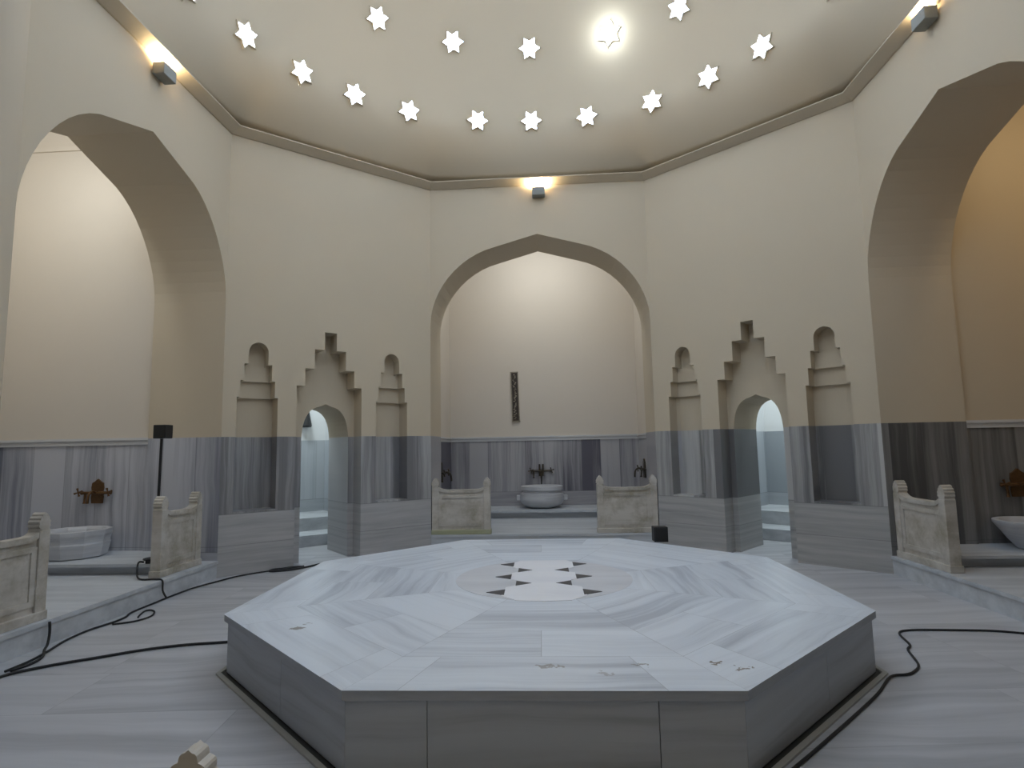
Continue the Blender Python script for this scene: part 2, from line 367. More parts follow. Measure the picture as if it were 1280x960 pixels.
# ------------------------------------------------------------------ door walls with niches
def cutter(F, poly, o0, o1):
    bm = bmesh.new(); prism(bm, poly, lambda u, z, s: F(u, o1 if s else o0, z)); return obj('cutter', bm, PL)
def niche_cutters(F, c, hb=0.25):
    C = []
    tiers = [(hb, 0.765, 2.19, 0.25), (hb - 0.04, 2.18, 2.405, 0.20), (hb - 0.08, 2.39, 2.62, 0.15)]
    for h, z0, z1, d in tiers: C.append(cutter(F, [(c-h, z0), (c+h, z0), (c+h, z1), (c-h, z1)], -0.05, d))
    h = hb - 0.13
    top = [(c - h, 2.60), (c + h, 2.60)] + [(c + h * math.cos(PI*i/10), 2.78 + 0.125 * math.sin(PI*i/10)) for i in range(11)]
    C.append(cutter(F, top, -0.05, 0.19))
    return C
def door_wall(side, F, niches, door_c, gable_c, dado, T=1.05):
    L = F.L; polyU = [(0, HD), (L, HD), (L, HC+.15), (0, HC+.15)]; polyD = [(0, 0), (L, 0), (L, HD), (0, HD)]
    w = slab_wall('wall_' + side, F, [polyU], 0, T, PL); d = slab_wall('trim_%s_dado' % side, F, [polyD], 0, T, dado)
    C = []
    for c in niches: C += niche_cutters(F, c)
    g = gable_c
    st = [(0.455, 2.37), (0.345, 2.61), (0.22, 2.88), (0.085, 3.13)]
    right = [(0.455, -0.05)]
    for i, (h, z) in enumerate(st):
        right += [(h, z), (st[i+1][0] if i < 3 else h, z)]
    right = right[:-1]
    poly = [(g + x, z) for x, z in right] + [(g - x, z) for x, z in right[::-1]]
    C.append(cutter(F, poly, -0.05, 0.27))
    C.append(cutter(F, arch(0.335, 1.62, 2.15, -0.05, n=10, k=0.25, drop=0.035, p2=1.92, x0=door_c), -0.06, T + 0.1))
    cut(w, C); cut(d, C)
    for c in C: bpy.data.objects.remove(c)
    # washing cell behind
    bm = bmesh.new(); bd = bmesh.new(); D0, D1, hw, zt = T, 3.1, 1.0, 3.6
    def blk(b_, u0, u1, o0, o1, z0, z1): prism(b_, [(u0, o0), (u1, o0), (u1, o1), (u0, o1)], lambda u, o, s: F(u, o, z1 if s else z0))
    c = door_c
    for b_, z0, z1 in ((bd, 0, HD), (bm, HD, zt)):
        blk(b_, c-hw-.12, c-hw, D0, D1+.12, z0, z1); blk(b_, c+hw, c+hw+.12, D0, D1+.12, z0, z1); blk(b_, c-hw, c+hw, D1, D1+.12, z0, z1)
    blk(bm, c-hw-.12, c+hw+.12, D0, D1+.12, zt, zt+.12)
    struct(obj('wall_%s_cell' % side, bm, CELLPL)); struct(obj('trim_%s_cell' % side, bd, CELLD))
    bm = bmesh.new(); blk(bm, c-hw, c+hw, 1.50, D1, 0, 0.17); blk(bm, c-hw, c+hw, 2.05, D1, 0.17, 0.38)
    o = obj('marble_bench', bm, BENCH)
    tag(o, 'stepped marble bench inside the blue-lit cell behind the %s doorway' % ('left' if side == 'northwest' else 'right'), 'bench')
    return F
CELLPL = plaster('white_cell_plaster', (0.72, 0.73, 0.73))
CELLD = dado_mat('cell_marble', (1, 1, 0), 6, light=(0.46, 0.49, 0.52), dark=(0.32, 0.35, 0.38), zsplit=0.6, pan=0.4)
door_wall('northwest', FNW, (0.41, 2.28), 1.39, 1.355, DNW)
door_wall('northeast', FNE, (0.50, 2.405), 1.42, 1.465, DNE)

# ------------------------------------------------------------------ cornice and dome
corners = [(AN, NN), (A, B), (A, -B), (SB, SY), (-SB, SY), (-A, -B), (-A, B), (-AN, NN)]
def inset(pts, d):
    out = []; n = len(pts)
    for i in range(n):
        p = Vector(pts[i]); a = Vector(pts[i-1]); b_ = Vector(pts[(i+1) % n])
        e1 = (p - a).normalized(); e2 = (b_ - p).normalized()
        n1 = Vector((e1.y, -e1.x)); n2 = Vector((e2.y, -e2.x))        # inward for clockwise
        bis = (n1 + n2); k = d / (bis.length_squared / 2) if bis.length else d
        out.append(p + bis * k)
    return out
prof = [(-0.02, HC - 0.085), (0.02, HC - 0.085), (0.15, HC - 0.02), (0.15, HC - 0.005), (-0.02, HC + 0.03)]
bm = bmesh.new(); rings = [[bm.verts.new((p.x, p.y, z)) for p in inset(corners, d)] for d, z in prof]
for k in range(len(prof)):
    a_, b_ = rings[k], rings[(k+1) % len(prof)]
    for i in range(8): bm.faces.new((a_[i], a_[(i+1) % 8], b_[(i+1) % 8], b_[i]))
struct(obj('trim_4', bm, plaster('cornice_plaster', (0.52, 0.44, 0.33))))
def oct_r(th):
    """distance from the dome axis to the octagon in azimuth th (from +y, clockwise)"""
    d = Vector((math.sin(th), math.cos(th))); o = Vector((DC.x, DC.y)); best = 99
    for i in range(8):
        p = Vector(corners[i]); q = Vector(corners[(i+1) % 8]); e = q - p
        den = d.x * e.y - d.y * e.x
        if abs(den) < 1e-9: continue
        w = p - o; tt = (w.x * e.y - w.y * e.x) / den; uu = (w.x * d.y - w.y * d.x) / den
        if tt > 0 and -1e-6 <= uu <= 1 + 1e-6: best = min(best, tt)
    return best
bm = bmesh.new(); NS, NE_ = 240, 60; grid = []
zs = [0.04 + 0.0] + [DR * math.sin(math.radians(90) * (i / NE_)) for i in range(1, NE_)]
zs = sorted(set([0.03] + [DR * math.sin(math.radians(90 * i / NE_)) for i in range(1, NE_)]))
for z in zs:
    w = min(1, z / 0.73); w = 1 - (1 - w)**2; rs = math.sqrt(max(0, DR*DR - z*z)); ring = []
    for i in range(NS):
        th = 2*PI*i/NS; r = rs * w + (oct_r(th) - 0.02 * 0) * (1-w)
        ring.append(bm.verts.new((DC.x + r*math.sin(th), DC.y + r*math.cos(th), HC + z)))
    grid.append(ring)
for a_, b_ in zip(grid, grid[1:]):
    for i in range(NS): bm.faces.new((a_[i], a_[(i+1) % NS], b_[(i+1) % NS], b_[i]))
topv = bm.verts.new((DC.x, DC.y, HC + DR))
for i in range(NS): bm.faces.new((grid[-1][i], grid[-1][(i+1) % NS], topv))
dome = struct(obj('ceiling', bm, PL, smooth=True))
sm = dome.modifiers.new('shell', 'SOLIDIFY'); sm.thickness = 0.15; sm.offset = 1

# ------------------------------------------------------------------ star skylights
def star_poly(R, r): return [((R if i % 2 == 0 else r) * math.sin(PI*i/6), (R if i % 2 == 0 else r) * math.cos(PI*i/6)) for i in range(12)]
def make_star(gm):
    root = empty('star_skylight')
    o = star_poly(0.178, 0.108); i_ = star_poly(0.153, 0.090)
    bm = bmesh.new()
    vs = [[bm.verts.new((x, y, z)) for x, y in pl] for pl, z in ((o, 0.03), (o, -0.012), (i_, -0.012), (i_, 0.03))]
    for k in range(4):
        a_, b_ = vs[k], vs[(k+1) % 4]
        for q in range(12): bm.faces.new((a_[q], a_[(q+1) % 12], b_[(q+1) % 12], b_[q]))
    obj('rim', bm, PL, root)
    bm = bmesh.new(); prism(bm, star_poly(0.155, 0.092), lambda x, y, s: Vector((x, y, 0.0 if s else 0.02)))
    obj('glass_pane', bm, gm, root)
    return root
def place_star(root, az, el, rot):
    a_, e_ = math.radians(az), math.radians(el)
    d = Vector((math.sin(a_)*math.cos(e_), math.cos(a_)*math.cos(e_), math.sin(e_)))
    root.location = DC + d * (DR - 0.012)
    zax = d; up = Vector((0, 0, 1)); yax = (up - zax*up.dot(zax)).normalized(); xax = yax.cross(zax)
    M = Matrix((xax, yax, zax)).transposed() @ Matrix.Rotation(math.radians(rot), 3, 'Z')
    root.rotation_euler = M.to_euler()
def dup(root, **kw):
    r = root.copy(); COL.objects.link(r)
    for ch in list(root.children):
        c_ = ch.copy(); COL.objects.link(c_); c_.parent = r
        for g_ in ch.children:
            d_ = g_.copy(); COL.objects.link(d_); d_.parent = c_
    return r
star0 = make_star(GLASS); used = False
order = ['first', 'second', 'third', 'fourth', 'fifth', 'sixth', 'seventh', 'eighth', 'ninth', 'tenth']
low = [(-66.3, 11.3, 0), (-54, 10.9, 0), (-42.2, 11.1, 10), (-29.6, 11.2, 12), (-13.4, 11.5, 30), (-0.6, 11.6, 30), (12.6, 11.2, 28), (27.7, 10.9, 12), (40.5, 11.3, 6), (52.2, 11.4, 0), (68.0, 12.4, 0)]
high = [(-39.3, 27.4, 8), (-20.2, 27.3, 20), (-0.6, 27.0, 30), (36.9, 26.6, 4)]
def nextstar():
    global used
    if not used: used = True; return star0
    return dup(star0)
for k, (az, el, rt) in enumerate(low):
    s = nextstar(); place_star(s, az, el, rt)
    if k == 0: lb = 'white six-pointed star skylight, leftmost of the lower ring, above the left wall lamp'
    elif k == 10: lb = 'star skylight cut by the top edge, near the right wall lamp'
    elif k == 5: lb = 'star skylight of the lower ring straight above the centre wall lamp'
    else: lb = 'white star skylight, %s from the left in the lower ring of the dome' % order[k]
    tag(s, lb, 'skylight', 'star skylights in the dome')
for k, (az, el, rt) in enumerate(high):
    s = nextstar(); place_star(s, az, el, rt)
    lb = ['leftmost star skylight of the upper ring, near the top edge', 'second star skylight from the left in the upper ring', 'third star skylight from the left in the upper ring, beside the glaring one', 'rightmost star skylight of the upper ring, touching the top edge'][k]
    tag(s, lb, 'skylight', 'star skylights in the dome')
for az, el in [(-79 - 13.3*i, 11.2) for i in range(15) if -79 - 13.3*i > -280] + [(54 + 18.9*i, 27) for i in range(14)] + [(i*30+5, 43) for i in range(12)] + [(i*45, 60) for i in range(8)] + [(i*90+20, 76) for i in range(4)]:
    s = nextstar(); place_star(s, az, el, 0)
    tag(s, 'star skylight higher in the dome or behind the viewer, out of the picture', 'skylight', 'star skylights out of the picture')
sun = make_star(GLARE); place_star(sun, 19.8, 27.1, 15)
tag(sun, 'dazzling sunlit star skylight with a glow around it in the upper ring', 'skylight', 'star skylights in the dome')
ld = bpy.data.lights.new('halo_fill', 'POINT'); ld.energy = 9; ld.color = (0.78, 0.9, 1.0); ld.shadow_soft_size = 0.05  # point lamp added below the pane to throw a halo on the dome
lo = bpy.data.objects.new('added_halo_light', ld); COL.objects.link(lo)
a_, e_ = math.radians(19.8), math.radians(27.1)
lo.location = DC + Vector((math.sin(a_)*math.cos(e_), math.cos(a_)*math.cos(e_), math.sin(e_))) * (DR - 0.17)
lo.parent = sun; lo.matrix_parent_inverse = Matrix.Identity(4)
bpy.context.view_layer.update(); lo.location = (0, 0, -0.16)

# ------------------------------------------------------------------ wall lamps
def sconce(loc, rz, label, energy=SCONCE, col=(1.0, 0.78, 0.45)):
    root = empty('wall_lamp', loc, rz)         # local: +y away from the wall is -n; wall plane at y=0, room at y<0
    bm = bmesh.new(); box(bm, -0.10, 0.10, -0.15, -0.02, -0.085, 0.045); bevel(bm, 0.008); obj('housing', bm, GREYM, root)
    bm = bmesh.new(); box(bm, -0.06, 0.06, -0.02, 0.0, -0.05, 0.03); obj('wall_plate', bm, GREYM, root)
    bm = bmesh.new(); box(bm, -0.08, 0.08, -0.10, -0.03, 0.05, 0.058); obj('lamp_glass', bm, LAMPON, root)
    l = bpy.data.lights.new('lamp_light', 'AREA'); l.shape = 'RECTANGLE'; l.size = 0.14; l.size_y = 0.08; l.energy = energy; l.color = col
    o = bpy.data.objects.new('lamp_light', l); COL.objects.link(o); o.parent = root; o.location = (0, -0.065, 0.065); o.rotation_euler = (PI, 0, 0)
    return tag(root, label, 'lamp', 'box wall lamps under the cornice')
sconce(FN(AN + 0.04, 0, 5.49), FN.rz(), 'grey box wall lamp glowing upward above the central arch')
sconce(FW(B + 0.01, 0, 5.50), FW.rz(), 'grey box wall lamp glowing upward above the left arch')
sconce(FE(B + 0.03, 0, 5.56), FE.rz(), 'grey box wall lamp glowing upward at the top right, above the right arch')
# up-lights of the alcoves: same lamps, fixed high on the inner side of each arch wall, aimed across the alcove; the south one is added frontal fill
def alcove_light(F, T, D, side):
    en, col = ALCOVE[side]
    l = bpy.data.lights.new('alcove_lamp_light', 'AREA'); l.shape = 'RECTANGLE'; l.size = 1.2; l.size_y = 0.25; l.energy = en; l.color = col
    o = bpy.data.objects.new('alcove_lamp_light', l); COL.objects.link(o)
    o.location = F(F.L/2, T + 0.15, 5.35)
    d = (F(F.L/2, D - 0.2, 4.2) - o.location); o.rotation_euler = d.to_track_quat('-Z', 'Y').to_euler()
    root = empty('strip_lamp', F(F.L/2, T, 5.35), F.rz())
    bm = bmesh.new(); box(bm, -0.62, 0.62, 0.0, 0.12, 0.0, 0.16); bevel(bm, 0.006); obj('housing', bm, GREYM, root)
    tag(root, 'strip lamp hidden high behind the %s arch' % {'north': 'central', 'west': 'left', 'east': 'right', 'south': 'viewer as added fill, inside the rear'}[side], 'lamp')
alcove_light(FN, TN, 2.7, 'north'); alcove_light(FW, TW, 3.0, 'west'); alcove_light(FE, TW, 3.0, 'east'); alcove_light(FS, 0.5, 2.5, 'south')
for F, c in ((FNW, 1.39), (FNE, 1.42)):
    l = bpy.data.lights.new('cell_skylight', 'AREA'); l.shape = 'DISK'; l.size = 0.7; l.energy = CELL[0]; l.color = CELL[1]
    o = bpy.data.objects.new('cell_skylight', l); COL.objects.link(o); o.location = F(c, 2.0, 3.55)

# ------------------------------------------------------------------ central platform
PP, PA, PX, PY, PROT, PH = 2.180, 0.926, 0.0124, -0.5296, 0.0134, 0.3925
plat = empty('marble_platform', (PX, PY, 0), PROT)
tag(plat, 'large octagonal marble platform with an inlaid centre in the middle of the room', 'platform')
def octp(P_, a): return [(a, P_), (P_, a), (P_, -a), (a, -P_), (-a, -P_), (-P_, -a), (-P_, a), (-a, P_)]
OC = octp(PP, PA)
def sect_mesh(rings, z0=None):
    bm = bmesh.new(); uvl = bm.loops.layers.uv.new('slab'); tl = bm.faces.layers.float.new('tone')
    return bm, uvl, tl
bm, uvl, tl = sect_mesh(None)
fr = [1.0, 0.80, 0.60, 0.40, 0.2]
rnd = random.Random(5)
def qface(pts, e, n, tone):
    f = bm.faces.new([bm.verts.new(p) for p in pts]); f[tl] = tone
    for lp in f.loops:
        c_ = lp.vert.co; lp[uvl].uv = (c_.x*e.x + c_.y*e.y, c_.x*n.x + c_.y*n.y)
for i in range(8):
    p = Vector((*OC[i], 0)); q = Vector((*OC[(i+1) % 8], 0)); e = (q - p).normalized(); n = Vector((-e.y, e.x, 0))
    for k in range(len(fr)):
        s0 = fr[k]; s1 = fr[k+1] if k+1 < len(fr) else 0.0
        cuts = [0, 1] if k > 1 else ([0, 0.13, 0.80, 1] if k == 0 else [0, 0.5, 1])
        if k == 0 and i == 3: cuts = [0, 0.19, 0.86, 1]
        for c0, c1 in zip(cuts, cuts[1:]):
            tone = rnd.random()
            if k == 0 and c1 - c0 < 0.25: tone = 0.85
            g = 0.0012
            pts = [p.lerp(q, c0)*s0, p.lerp(q, c1)*s0, p.lerp(q, c1)*s1, p.lerp(q, c0)*s1] if s1 > 0 else [p*s0, q*s0, Vector((0, 0, 0))]
            cen = sum(pts, Vector())/len(pts)
            pts = [x + (cen - x).normalized()*0.0015 for x in pts]
            qface([(x.x, x.y, PH) for x in pts], e, n, tone)
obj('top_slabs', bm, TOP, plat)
bm = bmesh.new(); prism(bm, [(x*0.9985, y*0.9985) for x, y in OC], lambda x, y, s: Vector((x, y, PH - 0.0015 if s else PH - 0.045))); obj('top_edge', bm, SIDE2 if 'SIDE2' in globals() else marble('edge_marble', (0.44, 0.46, 0.49), (0.30, 0.31, 0.33), (1, 1, 0), 6), plat)
# sides, each face its own slabs
for i in range(8):
    bm = bmesh.new(); uvl = bm.loops.layers.uv.new('slab'); tl = bm.faces.layers.float.new('tone')
    p = Vector((*OC[i], 0))*0.988; q = Vector((*OC[(i+1) % 8], 0))*0.988; e = (q-p).normalized(); n = Vector((-e.y, e.x, 0))
    cuts = [0, 0.21, 0.79, 1] if i % 2 else [0, 0.45, 1]
    for c0, c1 in zip(cuts, cuts[1:]):
        a0 = p.lerp(q, c0) + e*0.002; a1 = p.lerp(q, c1) - e*0.002
        tone = 0.3 + 0.4*rnd.random()
        for h0, h1 in ((0.012, PH - 0.045),):
            quad = [(a0, h0), (a1, h0), (a1, h1), (a0, h1)]
            inn = [(x - n*0.0 + (-n)*0.0, z) for x, z in quad]
            V0 = [bm.verts.new((x.x, x.y, z)) for x, z in quad]; V1 = [bm.verts.new((x.x - n.x*0.05, x.y - n.y*0.05, z)) for x, z in quad]
            fs = [bm.faces.new(V0), bm.faces.new(V1[::-1])] + [bm.faces.new((V0[j], V1[j], V1[(j+1) % 4], V0[(j+1) % 4])) for j in range(4)]
            for f in fs:
                f[tl] = tone
                for lp in f.loops: c_ = lp.vert.co; lp[uvl].uv = (c_.x*e.x + c_.y*e.y, c_.z*1.4 + tone*5)
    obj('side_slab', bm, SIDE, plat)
bm = bmesh.new(); prism(bm, [(x*0.965, y*0.965) for x, y in OC], lambda x, y, s: Vector((x, y, PH - 0.04 if s else 0.0))); obj('core', bm, GROOVE, plat)
# medallion
def disc(bm, cx, cy, r, z0, z1, n=48):
    prism(bm, [(cx + r*math.cos(2*PI*i/n), cy + r*math.sin(2*PI*i/n)) for i in range(n)], lambda x, y, s: Vector((x, y, z1 if s else z0)))
mx, my = 0.02, 0.11       # local centre of the medallion
bm = bmesh.new(); disc(bm, mx, my, 0.74, PH - 0.01, PH + 0.0020); obj('round_medallion', bm, MAUVE, plat)
strip = []
def clipc(x): return math.sqrt(max(0, 0.765**2 - x*x))
hw = [(0.72, 0.30), (0.60, 0.27), (0.50, 0.27), (0.44, 0.22), (0.30, 0.22), (0.24, 0.27), (0.10, 0.27), (0.02, 0.235), (-0.15, 0.235), (-0.19, 0.235)]
right = [(0.22, clipc(0.22)), (0.28, 0.63), (0.28, 0.42), (0.225, 0.36), (0.225, 0.22), (0.275, 0.18), (0.275, -0.06), (0.225, -0.10), (0.225, -0.28), (0.30, -0.34), (0.32, -0.60), (0.20, -clipc(0.20)), (0.0, -0.765)]
poly = [(mx + x, my + y) for x, y in right] + [(mx - x, my + y) for x, y in right[:-1][::-1]]
bm = bmesh.new(); prism(bm, poly, lambda x, y, s: Vector((x, y, PH + 0.0045 if s else PH - 0.005))); obj('white_centre_inlay', bm, WHITE, plat)
for y, x0, x1 in ((0.55, 0.275, 0.40), (0.29, 0.225, 0.10), (0.03, 0.275, 0.41), (-0.21, 0.225, 0.10), (-0.50, 0.30, 0.44)):
    for s in (-1, 1):
        bm = bmesh.new(); prism(bm, [(mx + s*x0, my + y - 0.085), (mx + s*x1, my + y), (mx + s*x0, my + y + 0.085)], lambda x, y_, s_: Vector((x, y_, PH + 0.006 if s_ else PH - 0.004)))
        obj('dark_triangle_inlay', bm, CHAR, plat)
# gutter line and kerb round the platform base
bm = bmesh.new()
def oring(bm, k0, k1, z0, z1):
    o0 = octp(PP*k0, PA*k0); o1 = octp(PP*k1, PA*k1); c_, s_ = math.cos(PROT), math.sin(PROT)
    T_ = lambda x, y, z: (PX + x*c_ - y*s_, PY + x*s_ + y*c_, z)
    vs = [[bm.verts.new(T_(x, y, z)) for x, y in o] for o, z in ((o0, z0), (o0, z1), (o1, z1), (o1, z0))]
    for k in range(4):
        for q in range(8): bm.faces.new((vs[k][q], vs[k][(q+1) % 8], vs[(k+1) % 4][(q+1) % 8], vs[(k+1) % 4][q]))
oring(bm, 0.985, 1.001, -0.005, 0.003); g = struct(obj('trim_5', bm, GROOVE))
bm = bmesh.new(); oring(bm, 1.002, 1.016, -0.005, 0.012); struct(obj('trim_6', bm, marble('kerb_marble', (0.42, 0.41, 0.37), (0.30, 0.30, 0.27), (1, 1, 0), 6)))

# ------------------------------------------------------------------ parapets
def finial_poly():
    pts = [(-0.052, 0.0), (0.052, 0.0), (0.040, 0.022)]
    segs = [((0.042, 0.022), (0.050, 0.055)), ((0.050, 0.055), (0.042, 0.088)), ((0.042, 0.088), (0.024, 0.117)), ((0.024, 0.117), (0.0, 0.140))]
    right = []
    for (a0, z0), (a1, z1) in segs:
        dx, dz = a1-a0, z1-z0; L_ = math.hypot(dx, dz); nx, nz = dz/L_, -dx/L_
        for k in range(5):
            t_ = k/5; bul = 0.009*math.sin(PI*t_); right.append((a0 + dx*t_ + nx*bul, z0 + dz*t_ + nz*bul))
    right.append((0.0, 0.146))
    return [(-0.052, 0.0), (0.052, 0.0)] + right + [(-x, z) for x, z in right[:-1][::-1]]
def parapet(loc, rz, length, label, post_h=0.70, z0=0.2, fy=(-0.05, 0.05)):
    """local x along the parapet, y through it"""
    root = empty('stone_parapet', (loc[0], loc[1], z0), rz); L_ = length; pw = 0.10
    bm = bmesh.new(); box(bm, -0.01, L_ + 0.01, -0.065, 0.065, 0, 0.07); bevel(bm, 0.008); obj('plinth', bm, PARA, root)
    n = 30; top = [(pw*0.8 + (L_ - 1.6*pw)*i/n, post_h - 0.08 + 0.06*abs(2*i/n - 1)**7) for i in range(n+1)]
    bm = bmesh.new(); prism(bm, [(top[0][0], 0.06)] + top + [(top[-1][0], 0.06)], lambda x, z, s: Vector((x, -0.033 if s else 0.033, z))); obj('panel', bm, PARA, root)
    fr_ = [(x, z) for x, z in top]
    bm = bmesh.new(); prism(bm, [(x, z) for x, z in top] + [(x, z + 0.045) for x, z in top[::-1]], lambda x, z, s: Vector((x, -0.05 if s else 0.05, z))); obj('top_rail', bm, PARA, root)
    bm = bmesh.new()
    for s in (-1, 1):
        y0, y1 = (-0.043, -0.033) if s < 0 else (0.033, 0.043)
        box(bm, pw, pw + 0.05, y0, y1, 0.12, 0.58); box(bm, L_ - pw - 0.05, L_ - pw, y0, y1, 0.12, 0.58)
        box(bm, pw + 0.05, L_ - pw - 0.05, y0, y1, 0.12, 0.165); box(bm, pw + 0.05, L_ - pw - 0.05, y0, y1, 0.54, 0.58)
    obj('raised_frame', bm, PARA, root)
    for xc in (pw/2, L_ - pw/2):
        bm = bmesh.new(); box(bm, xc - pw/2, xc + pw/2, -0.055, 0.055, 0.0, post_h); bevel(bm, 0.006); po = obj('post', bm, PARA, root)
        bm = bmesh.new(); prism(bm, [(xc + x, post_h - 0.002 + z) for x, z in finial_poly()], lambda x, z, s: Vector((x, fy[0] if s else fy[1], z))); obj('finial', bm, PARA, po)
    return tag(root, label, 'parapet', 'stone parapets of the bathing alcoves')
def on(F, u, off): v = F(u, off, 0); return (v.x, v.y)
npar = parapet(on(FN, 0.01, 0.06), FN.rz(), 0.89, 'low stone parapet at the left end of the central alcove, stained yellow along its foot')
for ch in npar.children:
    if ch.name.startswith('plinth'):
        ch.data.materials[0] = marble('mossy_marble', (0.48, 0.47, 0.33), (0.33, 0.34, 0.20), (1, 0, 0), 6, stain=2.0); ch['label'] = 'yellow-green stained foot'
parapet(on(FN, 2.505, 0.06), FN.rz(), 0.89, 'low stone parapet at the right end of the central alcove, behind the small black box')
parapet(on(FW, 0.0, 0.10), FW.rz(), 0.56, 'worn stone parapet at the left edge of the picture, black cables at its foot')
parapet(on(FW, 2.0, 0.14), FW.rz(), 0.72, 'brown-stained stone parapet in the left alcove, in front of the black speaker pole')
parapet(on(FE, 0.05, 0.09), FE.rz(), 0.86, 'pale grey stone parapet in the dark alcove on the right')
parapet((-1.54, -4.12), 0, 0.845, 'stone parapet behind the viewer, its scalloped finial showing at the bottom edge', post_h=0.674, z0=0.0, fy=(0.002, 0.05))

# ------------------------------------------------------------------ benches in the alcoves
bm = bmesh.new(); box(bm, -1.86, 1.86, 5.33, 6.08, 0.2, 0.315); box(bm, -1.86, -1.29, 4.25, 5.33, 0.2, 0.315); box(bm, 1.29, 1.86, 4.25, 5.33, 0.2, 0.315)
prism(bm, [(-1.86, 4.25), (-1.2, 4.25), (-1.2, 5.20), (1.2, 5.20), (1.2, 4.25), (1.86, 4.25), (1.86, 6.08), (-1.86, 6.08)], lambda x, y, s: Vector((x, y, 0.352 if s else 0.31)))
tag(obj('marble_bench', bm, BENCH), 'low marble bench round the back and sides of the central alcove', 'bench')
for sgn, lb in ((-1, 'low marble bench in the left alcove, carrying the polygonal basin'), (1, 'low marble bench in the dark right alcove, under the brass tap')):
    bm = bmesh.new(); x0, x1 = sorted((sgn*(A + 0.23), sgn*(A + 3.0))); y0 = 0.68 if sgn < 0 else 0.80
    box(bm, x0, x1, y0 + 0.07, 1.5, 0.2, 0.30); box(bm, x0, x1, y0 - 0.02, 1.5, 0.292, 0.322)
    tag(obj('marble_bench', bm, BENCH), lb, 'bench')

# ------------------------------------------------------------------ basins
def basin(loc, r, h, label, kind, seg=40):
    root = empty('marble_basin', loc)
    if kind == 'poly': prof = [(0.80*r, 0), (0.88*r, 0.04*h), (0.93*r, 0.30*h), (0.965*r, 0.52*h), (0.945*r, 0.58*h), (0.965*r, 0.74*h), (1.0*r, 0.84*h), (1.0*r, 1.0*h)]; seg = 10
    elif kind == 'bowl': prof = [(0.58*r, 0), (0.72*r, 0.06*h), (0.93*r, 0.22*h), (1.0*r, 0.42*h), (0.97*r, 0.66*h), (0.86*r, 0.72*h), (0.86*r, 0.78*h), (0.94*r, 0.84*h), (0.94*r, 1.0*h)]
    else: prof = [(0.45*r, 0), (0.50*r, 0.04*h), (0.70*r, 0.35*h), (0.88*r, 0.70*h), (1.0*r, 0.90*h), (1.0*r, 1.0*h)]
    rt = prof[-1][0]
    bm = bmesh.new()
    lathe(bm, prof + [(rt - 0.055, h), (rt - 0.075, h - 0.03), (rt*0.7, 0.35*h), (rt*0.35, 0.26*h), (0.02, 0.25*h)], seg)
    o = obj('bowl', bm, BASIN, root, smooth=(kind != 'poly'))
    if kind != 'poly':
        es = o.modifiers.new('e', 'EDGE_SPLIT'); es.split_angle = math.radians(40)
    bm = bmesh.new(); lathe(bm, [(0.02, 0.252*h), (0.02, 0.27*h)], 12); obj('drain', bm, BRONZE, root)
    if kind == 'bowl':
        for s in (-1, 1):
            bm = bmesh.new(); box(bm, s*r*1.02 - 0.05, s*r*1.02 + 0.05, -0.05, 0.05, 0.34*h, 0.58*h); bevel(bm, 0.015); obj('lug', bm, BASIN, root)
    return tag(root, label, 'basin', 'marble wash basins')
basin((-5.45, 1.12, 0.322), 0.365, 0.31, 'ten-sided marble basin on the bench of the left alcove', 'poly')
basin((-0.05, 5.66, 0.354), 0.42, 0.40, 'round marble basin with side lugs in the middle of the central alcove', 'bowl')
basin((5.22, 1.10, 0.322), 0.37, 0.30, 'flared marble basin cut by the right edge of the picture', 'cone')
basin((-1.48, 5.0, 0.354), 0.30, 0.26, 'marble basin hidden behind the left parapet of the central alcove', 'bowl')
basin((1.48, 5.35, 0.354), 0.30, 0.26, 'marble basin hidden behind the right parapet of the central alcove', 'bowl')

